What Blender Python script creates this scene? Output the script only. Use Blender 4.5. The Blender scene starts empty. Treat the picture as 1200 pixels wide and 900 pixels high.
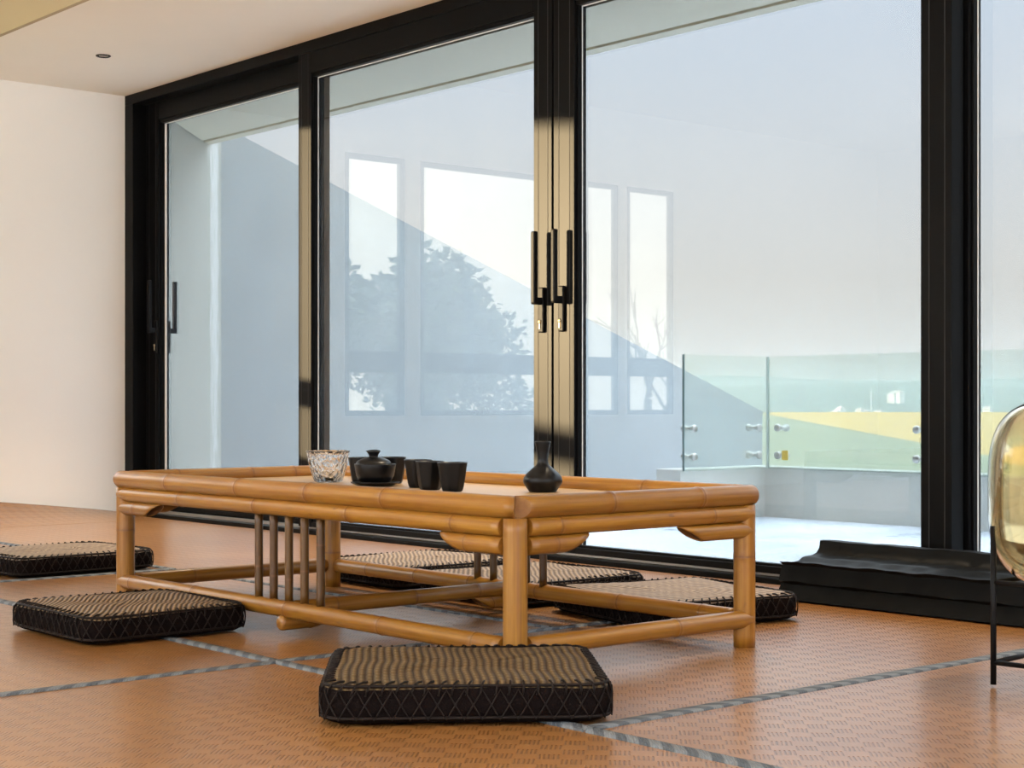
import bpy, bmesh, math, random
from mathutils import Vector, Matrix, Euler
random.seed(7)
PI = math.pi
SC = bpy.context.scene
COL = SC.collection

# ------------------------------------------------------------------ materials
class NT:
    def __init__(s, name):
        s.m = bpy.data.materials.new(name); s.m.use_nodes = True
        s.t = s.m.node_tree; s.t.nodes.clear()
        s.out = s.t.nodes.new('ShaderNodeOutputMaterial')
    def n(s, typ, **kw):
        nd = s.t.nodes.new(typ)
        ins = kw.pop('ins', {})
        for k, v in kw.items(): setattr(nd, k, v)
        for k, v in ins.items(): s.set(nd, k, v)
        return nd
    def set(s, nd, k, v):
        sock = nd.inputs[k]
        if isinstance(v, bpy.types.NodeSocket): s.t.links.new(v, sock)
        elif isinstance(v, bpy.types.Node): s.t.links.new(v.outputs[0], sock)
        else:
            if isinstance(v, (tuple, list)) and len(v) == 3 and sock.type == 'RGBA': v = (*v, 1)
            sock.default_value = v
    def math(s, op, a, b=None, c=None):
        nd = s.t.nodes.new('ShaderNodeMath'); nd.operation = op
        for i, v in enumerate((a, b, c)):
            if v is not None: s.set(nd, i, v)
        return nd.outputs[0]
    def mix(s, f, a, b, mode='MIX'):
        nd = s.t.nodes.new('ShaderNodeMix'); nd.data_type = 'RGBA'; nd.blend_type = mode
        s.set(nd, 0, f); s.set(nd, 6, a); s.set(nd, 7, b)
        return nd.outputs[2]
    def ramp(s, f, stops):
        nd = s.t.nodes.new('ShaderNodeValToRGB')
        el = nd.color_ramp.elements
        while len(el) < len(stops): el.new(0.5)
        for e, (p, c) in zip(el, stops):
            e.position = p; e.color = (*c, 1) if len(c) == 3 else c
        s.set(nd, 0, f)
        return nd.outputs[0]
    def obj(s, scale=(1, 1, 1), rot=(0, 0, 0), loc=(0, 0, 0)):
        tc = s.n('ShaderNodeTexCoord')
        mp = s.n('ShaderNodeMapping', ins={'Vector': tc.outputs['Object'], 'Scale': scale, 'Rotation': rot, 'Location': loc})
        return mp.outputs[0]
    def noise(s, vec, scale=5, detail=3, rough=.5, dist=0):
        nd = s.n('ShaderNodeTexNoise', ins={'Vector': vec, 'Scale': scale, 'Detail': detail, 'Roughness': rough, 'Distortion': dist})
        return nd.outputs[0]
    def bump(s, h, strength=.3, dist=.01):
        return s.n('ShaderNodeBump', ins={'Height': h, 'Strength': strength, 'Distance': dist}).outputs[0]
    def bsdf(s, **kw):
        nd = s.n('ShaderNodeBsdfPrincipled')
        for k, v in kw.items(): s.set(nd, k.replace('_', ' '), v)
        s.set(s.out, 'Surface', nd.outputs[0])
        return nd
def rgbf(s, c): return s.n('ShaderNodeRGB').outputs[0]

def mat_plain(name, color, rough=.5, var=.08, scale=6, bump=0, bscale=60, **kw):
    s = NT(name); v = s.obj()
    nz = s.noise(v, scale, 4)
    c = s.mix(nz, tuple(x * (1 - var) for x in color), tuple(min(1, x * (1 + var)) for x in color))
    d = dict(Base_Color=c, Roughness=rough)
    if bump: d['Normal'] = s.bump(s.noise(v, bscale, 3), bump, .005)
    d.update(kw); s.bsdf(**d)
    return s.m

def mat_bamboo(name, tone=1.0):
    s = NT(name)
    info = s.n('ShaderNodeObjectInfo')
    at = s.n('ShaderNodeAttribute', attribute_name='node_ring')
    rnd = info.outputs['Random']
    off = s.n('ShaderNodeCombineXYZ', ins={'Z': s.math('MULTIPLY', rnd, 20.0), 'X': s.math('MULTIPLY', rnd, 7.0)})
    tc = s.n('ShaderNodeTexCoord')
    v0 = s.n('ShaderNodeVectorMath', operation='ADD', ins={0: tc.outputs['Object'], 1: off.outputs[0]}).outputs[0]
    v = s.n('ShaderNodeMapping', ins={'Vector': v0, 'Scale': (90, 90, 2.5)}).outputs[0]
    v2 = s.n('ShaderNodeMapping', ins={'Vector': v0, 'Scale': (16, 16, 5)}).outputs[0]
    streak = s.noise(v, 1, 4, .6)
    blot = s.noise(v2, 1, 3, .6)
    c = s.ramp(streak, [(.25, tuple(tone * x for x in (.20, .08, .010))), (.5, tuple(tone * x for x in (.315, .145, .018))), (.8, tuple(tone * x for x in (.44, .235, .045)))])
    c = s.mix(s.math('MULTIPLY', s.ramp(blot, [(.45, (0, 0, 0)), (.75, (1, 1, 1))]), .5), c, (.30 * tone, .125 * tone, .03 * tone))
    tint = s.mix(rnd, (1.0, .97, .90), (.74, .70, .66))
    c = s.mix(1.0, c, tint, 'MULTIPLY')
    near = s.n('ShaderNodeAttribute', attribute_name='node_near').outputs['Fac']
    sm = s.noise(s.n('ShaderNodeMapping', ins={'Vector': v0, 'Scale': (55, 55, 22)}).outputs[0], 1, 5, .65)
    c = s.mix(s.math('MULTIPLY', s.math('MULTIPLY', near, s.ramp(sm, [(.38, (0, 0, 0)), (.68, (1, 1, 1))])), .9), c, (.20 * tone, .075 * tone, .016 * tone))
    crack = s.ramp(s.noise(s.n('ShaderNodeMapping', ins={'Vector': v0, 'Scale': (120, 120, 1.1)}).outputs[0], 1, 3, .6), [(.30, (1, 1, 1)), (.40, (0, 0, 0))])
    c = s.mix(s.math('MULTIPLY', crack, .8), c, (.22 * tone, .085 * tone, .02 * tone))
    spots = s.ramp(s.noise(s.n('ShaderNodeMapping', ins={'Vector': v0, 'Scale': (40, 40, 14)}).outputs[0], 1, 2), [(.71, (0, 0, 0)), (.76, (1, 1, 1))])
    c = s.mix(s.math('MULTIPLY', spots, .6), c, (.13, .05, .015))
    c = s.mix(s.math('MULTIPLY', at.outputs['Fac'], s.math('MULTIPLY_ADD', streak, 1.1, .15)), c, (.13, .05, .016))
    s.bsdf(Base_Color=c, Roughness=s.ramp(blot, [(.3, (.28,) * 3), (.7, (.42,) * 3)]), Coat_Weight=.15, Coat_Roughness=.25, Specular_IOR_Level=.35,
           Normal=s.bump(streak, .12, .003))
    return s.m

def mat_glass_pane(name, tint=(.9, .93, .92), ior=1.6, rough=0.0, dirt=0.0):
    s = NT(name)
    back = s.n('ShaderNodeNewGeometry').outputs['Backfacing']
    fr = s.n('ShaderNodeFresnel', ins={'IOR': s.math('MULTIPLY_ADD', back, 1 / ior - ior, ior)})   # same pane reflectance from either side
    tr = s.n('ShaderNodeBsdfTransparent', ins={'Color': tint})
    gl = s.n('ShaderNodeBsdfGlossy', ins={'Color': (1, 1, 1), 'Roughness': rough})
    mx = s.n('ShaderNodeMixShader', ins={0: fr.outputs[0], 1: tr.outputs[0], 2: gl.outputs[0]})
    last = mx
    if dirt:
        v = s.obj((1, 1, 1))
        d = s.ramp(s.noise(v, 2.2, 6, .65), [(.35, (.25,) * 3), (.75, (1,) * 3)])
        df = s.n('ShaderNodeBsdfDiffuse', ins={'Color': (.75, .78, .8)})
        tl = s.n('ShaderNodeBsdfTranslucent', ins={'Color': (.75, .78, .8)})
        dd = s.n('ShaderNodeMixShader', ins={0: .5, 1: df.outputs[0], 2: tl.outputs[0]})
        last = s.n('ShaderNodeMixShader', ins={0: s.math('MULTIPLY', d, dirt), 1: mx.outputs[0], 2: dd.outputs[0]})
    s.set(s.out, 'Surface', last.outputs[0])
    return s.m

def mat_weave(name, base=(.30, .20, .10), dark=(.05, .03, .018), pitch=.0125, rot=0.0, zig=.1):
    """ribbed cane weave: rows of raised strands with a herringbone shift"""
    s = NT(name)
    v = s.obj(rot=(0, 0, rot))
    sp = s.n('ShaderNodeSeparateXYZ', ins={0: v})
    x, y = sp.outputs[0], sp.outputs[1]
    wob = s.math('MULTIPLY', s.math('SUBTRACT', s.noise(v, 9, 2), .5), .006)
    tri = s.math('PINGPONG', s.math('ADD', y, 5.0), .14)                 # slow zig-zag across the cushion
    u = s.math('ADD', s.math('ADD', x, s.math('MULTIPLY', tri, zig)), wob)
    ph = s.math('MULTIPLY', u, 2 * PI / pitch)
    rib = s.math('MULTIPLY_ADD', s.math('SINE', ph), .5, .5)
    row = s.math('FLOOR', s.math('DIVIDE', u, pitch))
    par = s.math('MULTIPLY', s.math('MODULO', s.math('ABSOLUTE', row), 2.0), PI)
    knot = s.math('MULTIPLY_ADD', s.math('SINE', s.math('ADD', s.math('MULTIPLY', y, 2 * PI / .028), par)), .5, .5)
    h = s.math('ADD', s.math('MULTIPLY', rib, .75), s.math('MULTIPLY', s.math('MULTIPLY', rib, knot), .35))
    fac = s.math('MULTIPLY', s.math('POWER', rib, .8), s.math('MULTIPLY_ADD', knot, .35, .65))
    nz = s.noise(s.n('ShaderNodeMapping', ins={'Vector': v, 'Scale': (60, 8, 1)}).outputs[0], 1, 3)
    c = s.mix(nz, tuple(.75 * k for k in base), tuple(1.25 * k for k in base))
    c = s.mix(fac, dark, c)
    s.bsdf(Base_Color=c, Roughness=.6, Specular_IOR_Level=.22, Normal=s.bump(h, .9, .004))
    return s.m

def mat_mat():
    """floor mat: cane twill with alternating blocks of short slots, woven diagonally"""
    s = NT('woven_cane_mat')
    tc = s.n('ShaderNodeTexCoord')
    v = s.n('ShaderNodeMapping', ins={'Vector': tc.outputs['Object'], 'Rotation': (0, 0, math.radians(-45))}).outputs[0]
    sp = s.n('ShaderNodeSeparateXYZ', ins={0: v})
    # after +45deg rotation: x' runs across the strands, y' along them
    q = s.math('ADD', sp.outputs[0], 50.0); p = s.math('ADD', sp.outputs[1], 50.0)
    q = s.math('ADD', q, s.math('MULTIPLY', s.math('SUBTRACT', s.noise(tc.outputs['Object'], 14, 2), .5), .006))
    fr = s.math('FRACT', s.math('DIVIDE', q, .0086))
    slot = s.n('ShaderNodeMapRange', interpolation_type='SMOOTHSTEP', ins={0: s.math('ABSOLUTE', s.math('SUBTRACT', fr, .5)), 1: .13, 2: .26, 3: 1.0, 4: 0.0}).outputs[0]
    g = s.math('FLOOR', s.math('DIVIDE', q, .043))
    pp = s.math('ADD', s.math('DIVIDE', p, .084), s.math('MULTIPLY', s.math('MODULO', g, 2.0), .5))
    f2 = s.math('FRACT', pp)
    blk = s.n('ShaderNodeMapRange', interpolation_type='SMOOTHSTEP', ins={0: s.math('ABSOLUTE', s.math('SUBTRACT', f2, .5)), 1: .2, 2: .27, 3: 1.0, 4: 0.0}).outputs[0]
    groove = s.math('MULTIPLY', slot, blk)
    fine = s.noise(s.n('ShaderNodeMapping', ins={'Vector': v, 'Scale': (260, 40, 1)}).outputs[0], 1, 2)
    big = s.noise(tc.outputs['Object'], 1.6, 4, .6)
    c = s.ramp(big, [(.3, (.225, .092, .019)), (.55, (.29, .128, .029)), (.8, (.36, .172, .048))])
    c = s.mix(s.math('MULTIPLY', fine, .35), c, (.36, .16, .06))
    c = s.mix(s.math('MULTIPLY', groove, .55), c, (.12, .045, .015))
    h = s.math('SUBTRACT', s.math('MULTIPLY', fine, .15), groove)
    s.bsdf(Base_Color=c, Roughness=.36, Specular_IOR_Level=.5, Coat_Weight=.55, Coat_Roughness=.2, Normal=s.bump(h, 1.0, .004))
    return s.m

def mat_binding():
    s = NT('blue_grey_mat_binding')
    at = s.n('ShaderNodeAttribute', attribute_name='run')
    run = at.outputs['Fac']
    b = s.math('FRACT', s.math('DIVIDE', run, .062))
    step = s.ramp(b, [(.46, (0, 0, 0)), (.5, (1, 1, 1))])
    fine = s.math('MULTIPLY_ADD', s.math('SINE', s.math('MULTIPLY', run, 2 * PI / .007)), .5, .5)
    v = s.obj()
    nz = s.noise(v, 70, 3)
    c = s.mix(step, (.055, .068, .085), (.165, .18, .195))
    c = s.mix(s.math('MULTIPLY', nz, .4), c, (.16, .16, .14))
    c = s.mix(s.math('MULTIPLY', fine, .25), c, (.05, .06, .07))
    s.bsdf(Base_Color=c, Roughness=.7, Specular_IOR_Level=.25, Normal=s.bump(fine, .4, .002))
    return s.m

def mat_concrete(name, color, rough=.75, streak=False):
    s = NT(name); v = s.obj()
    n1 = s.noise(v, 1.5, 6, .65); n2 = s.noise(v, 40, 3)
    c = s.mix(n1, tuple(.78 * k for k in color), tuple(min(1, 1.15 * k) for k in color))
    c = s.mix(s.math('MULTIPLY', n2, .25), c, tuple(.7 * k for k in color))
    s.bsdf(Base_Color=c, Roughness=rough, Normal=s.bump(n2, .15, .01))
    return s.m

def mat_terrace():
    s = NT('terrace_screed'); v = s.obj((1, 1, 1))
    n1 = s.noise(v, 1.2, 6, .65); n2 = s.noise(v, 55, 4, .7)
    c = s.ramp(n1, [(.3, (.55, .61, .69)), (.55, (.72, .76, .82)), (.75, (.82, .82, .83))])
    c = s.mix(s.ramp(n2, [(.5, (0, 0, 0)), (.72, (1, 1, 1))]), c, (.30, .34, .42))
    s.bsdf(Base_Color=c, Roughness=s.ramp(n1, [(.35, (.25,) * 3), (.65, (.7,) * 3)]), Normal=s.bump(n2, .35, .01))
    return s.m

def mat_efflorescence(name, color):
    """wall paint with a run of white mineral bloom"""
    s = NT(name); tc = s.n('ShaderNodeTexCoord'); v = tc.outputs['Object']
    at = s.n('ShaderNodeAttribute', attribute_name='bloom')
    n = s.noise(s.n('ShaderNodeMapping', ins={'Vector': v, 'Scale': (26, 26, 5)}).outputs[0], 1, 6, .7)
    m = s.ramp(s.math('ADD', at.outputs['Fac'], s.math('MULTIPLY', s.math('SUBTRACT', n, .5), 2.0)), [(.36, (0, 0, 0)), (.41, (1, 1, 1)), (.50, (.5,) * 3), (.66, (.42,) * 3), (.72, (.95,) * 3), (.85, (.6,) * 3)])
    n1 = s.noise(v, 1.5, 5)
    c = s.mix(n1, tuple(.88 * k for k in color), tuple(1.08 * k for k in color))
    c = s.mix(s.math('MULTIPLY', m, .7), c, (.90, .91, .90))
    s.bsdf(Base_Color=c, Roughness=.8, Normal=s.bump(n, .2, .01))
    return s.m

def mat_leaf(name, a, b):
    s = NT(name); inf = s.n('ShaderNodeObjectInfo'); v = s.obj()
    c = s.mix(s.noise(v, 3, 2), a, b)
    s.bsdf(Base_Color=c, Roughness=.6, Transmission_Weight=0.0)
    return s.m

def mat_field(name, a, b, scale=.05):
    s = NT(name); v = s.obj()
    c = s.mix(s.noise(v, scale, 6, .6), a, b)
    s.bsdf(Base_Color=c, Roughness=.9)
    return s.m

M = {}
M['bamboo'] = mat_bamboo('honey_bamboo')
M['bamboo_dark'] = mat_bamboo('brown_bamboo', .3)
M['bamboo_in'] = mat_plain('bamboo_inner_wall', (.16, .07, .025), .7)
M['frame'] = mat_plain('black_powder_coat', (.004, .0042, .0045), .36, .1, 20, Specular_IOR_Level=.07)
M['gasket_glint'] = mat_plain('white_gasket_glint', (.88, .88, .87), .4)  # white paints the sky light caught along the glass edge
M['dark_gap'] = mat_plain('black_rubber', (.008, .008, .009), .7)
M['glass'] = mat_glass_pane('grey_window_glass', (.53, .545, .545), 1.47, 0, .018)
M['clear_glass'] = mat_glass_pane('clear_window_glass', (.97, .98, .98), 1.45)
M['green_glass'] = mat_glass_pane('greenish_balustrade_glass', (.90, .945, .92), 1.5, 0, .10)
M['glass_edge'] = mat_plain('dark_green_glass_edge', (.05, .14, .15), .2)
M['glass_edge_pale'] = mat_plain('pale_glass_edge', (.72, .80, .77), .2)
M['wall'] = mat_plain('white_wall_paint', (.89, .88, .84), .75, .02, 3, .05, 120)
M['ceiling'] = mat_plain('warm_white_ceiling_paint', (.91, .87, .76), .8, .02, 3)
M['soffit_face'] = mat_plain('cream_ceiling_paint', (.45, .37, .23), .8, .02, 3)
M['wood'] = mat_plain('honey_floorboard', (.46, .27, .13), .4, .25, 8)
M['mat'] = mat_mat()
M['binding'] = mat_binding()
M['weave'] = mat_weave('brown_cane_weave')
M['side'] = mat_plain('dark_brown_woven_side', (.006, .0035, .003), .85, .35, 90, .5, 300, Specular_IOR_Level=.06)
M['lace'] = mat_plain('dark_brown_lacing_cane', (.010, .006, .0045), .6, .3, 60, Specular_IOR_Level=.15)
M['black_ceramic'] = mat_plain('matt_black_stoneware', (.0035, .004, .005), .33, .2, 40, .06, 200, Specular_IOR_Level=.25)
M['steel'] = mat_plain('dull_steel', (.55, .55, .53), .35, .05, Metallic=1.0)
M['brass'] = mat_plain('pale_brass', (.36, .29, .19), .5, .05, Metallic=1.0)
M['concrete'] = mat_concrete('soffit_concrete', (.88, .81, .64))
M['upstand'] = mat_concrete('grey_parapet_render', (.63, .63, .59))
M['wing'] = mat_concrete('blue_grey_render', (.385, .42, .43))
M['bloom'] = mat_efflorescence('stained_render', (.43, .435, .39))
M['terrace'] = mat_terrace()
M['vinyl'] = mat_plain('black_vinyl_sheet', (.004, .0045, .0047), .45, .15, 12, .25, 18, Specular_IOR_Level=.07)
M['yellow'] = mat_plain('yellow_sticker', (.75, .5, .03), .5)
M['white_paint'] = mat_plain('white_render', (.8, .79, .77), .7)
M['roof'] = mat_plain('pale_roof', (.55, .5, .46), .8)
M['bark'] = mat_plain('grey_bark', (.18, .15, .11), .9, .3, 12)
M['leaf'] = mat_leaf('dark_green_leaves', (.045, .075, .035), (.09, .13, .055))
M['yfield'] = mat_field('ripe_yellow_field', (.42, .30, .11), (.50, .36, .14))
M['gfield'] = mat_field('green_meadow', (.19, .22, .15), (.25, .27, .18))
M['paving'] = mat_concrete('pale_bounce_paving', (.82, .76, .66))
M['hill'] = mat_field('wooded_hill', (.07, .10, .075), (.11, .14, .10), .01)
M['amber'] = None
def _amber():
    s = NT('amber_tinted_glass')
    s.bsdf(Base_Color=(1, .86, .60), Roughness=.03, Transmission_Weight=1.0, IOR=1.45)
    return s.m
M['amber'] = _amber()
def _cut():
    s = NT('hammered_clear_glass'); v = s.obj()
    vo = s.n('ShaderNodeTexVoronoi', ins={'Vector': s.n('ShaderNodeMapping', ins={'Vector': v, 'Scale': (95, 95, 60)}).outputs[0], 'Scale': 1.0})
    s.bsdf(Base_Color=(.97, .98, .98), Roughness=.02, Transmission_Weight=1.0, IOR=1.47, Normal=s.bump(vo.outputs[0], .8, .006))
    return s.m
M['cut_glass'] = _cut()
M['lamp_wire'] = mat_plain('black_wire_lacquer', (.004, .004, .0045), .5, Specular_IOR_Level=.15)
M['lens'] = mat_plain('downlight_reflector', (.7, .65, .6), .2, Metallic=.8)

# ------------------------------------------------------------------ helpers
def link(name, me, mat=None, parent=None, loc=None, smooth=False):
    o = bpy.data.objects.new(name, me); COL.objects.link(o)
    if mat is not None:
        for m in (mat if isinstance(mat, (list, tuple)) else [mat]): me.materials.append(m)
    if parent is not None: o.parent = parent
    if loc is not None: o.location = loc
    if smooth:
        for p in me.polygons: p.use_smooth = True
    return o
def from_bm(name, bm, mat=None, parent=None, loc=None, smooth=False, bevel=0):
    me = bpy.data.meshes.new(name); bm.normal_update(); bm.to_mesh(me); bm.free()
    o = link(name, me, mat, parent, loc, smooth)
    if bevel:
        b = o.modifiers.new('Bevel', 'BEVEL'); b.width = bevel; b.segments = 2; b.limit_method = 'ANGLE'
    return o
def tag(o, label=None, cat=None, group=None, kind=None):
    if label: o['label'] = label
    if cat: o['category'] = cat
    if group: o['group'] = group
    if kind: o['kind'] = kind
    return o
def empty(name, loc=(0, 0, 0), rz=0):
    o = bpy.data.objects.new(name, None); o.empty_display_size = .05; COL.objects.link(o)
    o.location = loc; o.rotation_euler = (0, 0, rz)
    return o
def add_box(bm, x0, x1, y0, y1, z0, z1, mi=0):
    vs = [bm.verts.new(p) for p in ((x0, y0, z0), (x1, y0, z0), (x1, y1, z0), (x0, y1, z0), (x0, y0, z1), (x1, y0, z1), (x1, y1, z1), (x0, y1, z1))]
    for f in ((3, 2, 1, 0), (4, 5, 6, 7), (0, 1, 5, 4), (1, 2, 6, 5), (2, 3, 7, 6), (3, 0, 4, 7)):
        fc = bm.faces.new([vs[i] for i in f]); fc.material_index = mi
    return vs
def boxes(name, bl, mat, parent=None, bevel=0):
    bm = bmesh.new()
    for b in bl: add_box(bm, *b)
    return from_bm(name, bm, mat, parent, bevel=bevel)
def box(name, x0, x1, y0, y1, z0, z1, mat, parent=None, bevel=0):
    """box with its origin at the middle of its base"""
    cx, cy = (x0 + x1) / 2, (y0 + y1) / 2
    bm = bmesh.new(); add_box(bm, x0 - cx, x1 - cx, y0 - cy, y1 - cy, 0, z1 - z0)
    return from_bm(name, bm, mat, parent, (cx, cy, z0), bevel=bevel)
def prism(name, poly, axis, a0, a1, mat, parent=None, bevel=0):
    """extrude a 2-D polygon along an axis: 'x' -> poly is (y,z); 'y' -> (x,z); 'z' -> (x,y)"""
    bm = bmesh.new()
    def P(u, v, a): return {'x': (a, u, v), 'y': (u, a, v), 'z': (u, v, a)}[axis]
    A = [bm.verts.new(P(u, v, a0)) for u, v in poly]; B = [bm.verts.new(P(u, v, a1)) for u, v in poly]
    n = len(poly)
    for i in range(n): bm.faces.new((A[i], A[(i + 1) % n], B[(i + 1) % n], B[i]))
    bm.faces.new(A[::-1]); bm.faces.new(B)
    bmesh.ops.recalc_face_normals(bm, faces=bm.faces)
    return from_bm(name, bm, mat, parent, bevel=bevel)
def lathe(name, prof, mat, parent=None, loc=(0, 0, 0), seg=48, sharp=None):
    bm = bmesh.new(); rings = []
    for r, z in prof:
        if r < 1e-6: rings.append([bm.verts.new((0, 0, z))])
        else: rings.append([bm.verts.new((r * math.cos(2 * PI * i / seg), r * math.sin(2 * PI * i / seg), z)) for i in range(seg)])
    for a, b in zip(rings, rings[1:]):
        for i in range(seg):
            j = (i + 1) % seg
            if len(a) == 1 and len(b) == 1: continue
            if len(a) == 1: bm.faces.new((a[0], b[j], b[i]))
            elif len(b) == 1: bm.faces.new((a[i], a[j], b[0]))
            else: bm.faces.new((a[i], a[j], b[j], b[i]))
    bmesh.ops.recalc_face_normals(bm, faces=bm.faces)
    return from_bm(name, bm, mat, parent, loc, smooth=True)
def tube_path(bm, pts, r, seg=8, closed=False):
    pts = [Vector(p) for p in pts]; n = len(pts); rings = []
    up = Vector((0, 0, 1))
    for i, p in enumerate(pts):
        a = pts[(i - 1) % n] if closed or i > 0 else p
        b = pts[(i + 1) % n] if closed or i < n - 1 else p
        d = (b - a).normalized()
        ref = up if abs(d.dot(up)) < .95 else Vector((1, 0, 0))
        x = d.cross(ref).normalized(); y = x.cross(d).normalized()
        rings.append([bm.verts.new(p + r * (math.cos(2 * PI * k / seg) * x + math.sin(2 * PI * k / seg) * y)) for k in range(seg)])
    for i in range(n if closed else n - 1):
        a, b = rings[i], rings[(i + 1) % n]
        for k in range(seg): bm.faces.new((a[k], a[(k + 1) % seg], b[(k + 1) % seg], b[k]))
    if not closed:
        bm.faces.new(rings[0][::-1]); bm.faces.new(rings[-1])
def tube(name, pts, r, mat, parent=None, seg=10, closed=False):
    bm = bmesh.new(); tube_path(bm, pts, r, seg, closed)
    bmesh.ops.recalc_face_normals(bm, faces=bm.faces)
    return from_bm(name, bm, mat, parent, smooth=True)

def bamboo(name, p0, p1, r, parent, mat='bamboo', nodes=None, ends=('flat', 'flat'), mitre=(0, 0), seg=24, taper=0.0, scoop=None, amp=.065, label=None):
    """one bamboo culm from p0 to p1 in parent space; local z runs along it, local y is up.
    ends: 'flat' | 'dome' | 'cut' (long above, cut back below, hollow)"""
    p0, p1 = Vector(p0), Vector(p1); L = (p1 - p0).length; d = (p1 - p0) / L
    up = Vector((0, 0, 1)) if abs(d.z) < .9 else Vector((0, 1, 0))
    x = up.cross(d).normalized(); y = d.cross(x).normalized()
    if nodes is None:
        nodes = []; t = random.uniform(.06, .22)
        while t < L - .03: nodes.append(t); t += random.uniform(.26, .36)
    st = set()
    m = max(2, int(L / .03))
    for i in range(m + 1): st.add(round(L * i / m, 5))
    marks = {}
    for nd in nodes:
        for o, rr, ring in ((-.014, 0, 0), (-.006, .5, .0), (-.0025, 1.0, .35), (0, .2, 1), (.0025, .75, .35), (.007, .3, 0), (.014, 0, 0)):
            t = round(nd + o, 5)
            if 0 < t < L: marks[t] = (rr, ring); st = {q for q in st if abs(q - t) > .004 or q in (0, round(L, 5))}
    ts = sorted(st | set(marks) | {0, round(L, 5)})
    bm = bmesh.new(); lay = bm.verts.layers.float.new('node_ring'); lay2 = bm.verts.layers.float.new('node_near'); rings = []
    def ring(t, rad, ringv, e0=0.0, e1=0.0):
        vs = []
        for k in range(seg):
            a = 2 * PI * k / seg; cx, cy = math.cos(a), math.sin(a)
            vz = t
            w0 = max(0, 1 - t / .10) if L > .2 else max(0, 1 - 2 * t / L); w1 = max(0, 1 - (L - t) / .10) if L > .2 else max(0, 1 - 2 * (L - t) / L)
            if ends[0] == 'cut': vz += w0 * .085 * (1 - ((cy + 1) / 2) ** .8) * min(1, L / .2)
            if ends[1] == 'cut': vz -= w1 * .085 * (1 - ((cy + 1) / 2) ** .8) * min(1, L / .2)
            vz += w0 * mitre[0] * cx * rad; vz += w1 * mitre[1] * cx * rad
            v = bm.verts.new((rad * cx, rad * cy, vz)); v[lay] = ringv; v[lay2] = max([0] + [1 - abs(t - nd) / .045 for nd in nodes] + [.8 - t / .05, .8 - (L - t) / .05]); vs.append(v)
        return vs
    prof = []
    for t in ts:
        rr, rg = marks.get(t, (0, 0))
        prof.append((t, r * (1 - taper * t / L) * (1 + amp * rr), rg))
    if ends[0] == 'dome':
        prof = [(-.55 * r * math.sin(a), prof[0][1] * math.cos(a), 0) for a in (1.45, 1.15, .8, .4)] + prof
    if ends[1] == 'dome':
        prof += [(L + .55 * r * math.sin(a), prof[-1][1] * math.cos(a), 0) for a in (.4, .8, 1.15, 1.45)]
    for t, rad, rg in prof: rings.append(ring(t, rad, rg))
    for a, b in zip(rings, rings[1:]):
        for k in range(seg): bm.faces.new((a[k], a[(k + 1) % seg], b[(k + 1) % seg], b[k]))
    def cap(idx, e):
        rg = rings[idx]; inward = 1 if idx == 0 else -1
        if e == 'cut':
            inner = []
            for depth, mi in ((0, 0), (.07, 1)):
                vs = []
                for v in rg:
                    nv = bm.verts.new((v.co.x * .80, v.co.y * .80, v.co.z + inward * depth * min(1, L / .2))); vs.append(nv)
                inner.append(vs)
            for a, b, mi in ((rg, inner[0], 0), (inner[0], inner[1], 1)):
                for k in range(seg):
                    f = bm.faces.new((a[k], a[(k + 1) % seg], b[(k + 1) % seg], b[k])); f.material_index = mi
            f = bm.faces.new(inner[1]); f.material_index = 1
        else:
            bm.faces.new(rg)
    cap(0, ends[0]); cap(-1, ends[1])
    bmesh.ops.recalc_face_normals(bm, faces=bm.faces)
    o = from_bm(name, bm, [M[mat], M['bamboo_in']], parent)
    for p in o.data.polygons: p.use_smooth = len(p.vertices) == 4
    mw = Matrix((x, y, d)).transposed().to_4x4(); mw.translation = p0
    o.matrix_local = mw
    if label: o['label'] = label
    return o

# ------------------------------------------------------------------ room shell
XL, XR, YB, YW = -8.83, 1.2, -2.6, 4.58      # left wall, right wall, back wall, room face of the glazing
ZC, ZC2 = 2.468, 2.86                        # ceiling near the glazing, higher ceiling behind the step
YS = 3.365                                   # the step in the ceiling
tag(box('floor', XL - .3, XR + .3, YB - .3, YW + .15, -.22, -.012, M['wood']), 'honey floorboards under the cane mats', 'floor', kind='structure')
bmx = bmesh.new(); add_box(bmx, XL - .04, XR + .3, YS, YW + .2, ZC, ZC + .5); add_box(bmx, XL - .04, XR + .3, YB - .3, YS - .002, ZC2, ZC2 + .12)
tag(from_bm('ceiling', bmx, M['ceiling']), 'warm white ceiling stepping down towards the glass wall', 'ceiling', kind='structure')
tag(box('trim_1', XL, XR, YS - .025, YS - .001, ZC - .004, ZC2, M['soffit_face']), 'cream upright face of the ceiling step', 'ceiling step', kind='structure')

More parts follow.
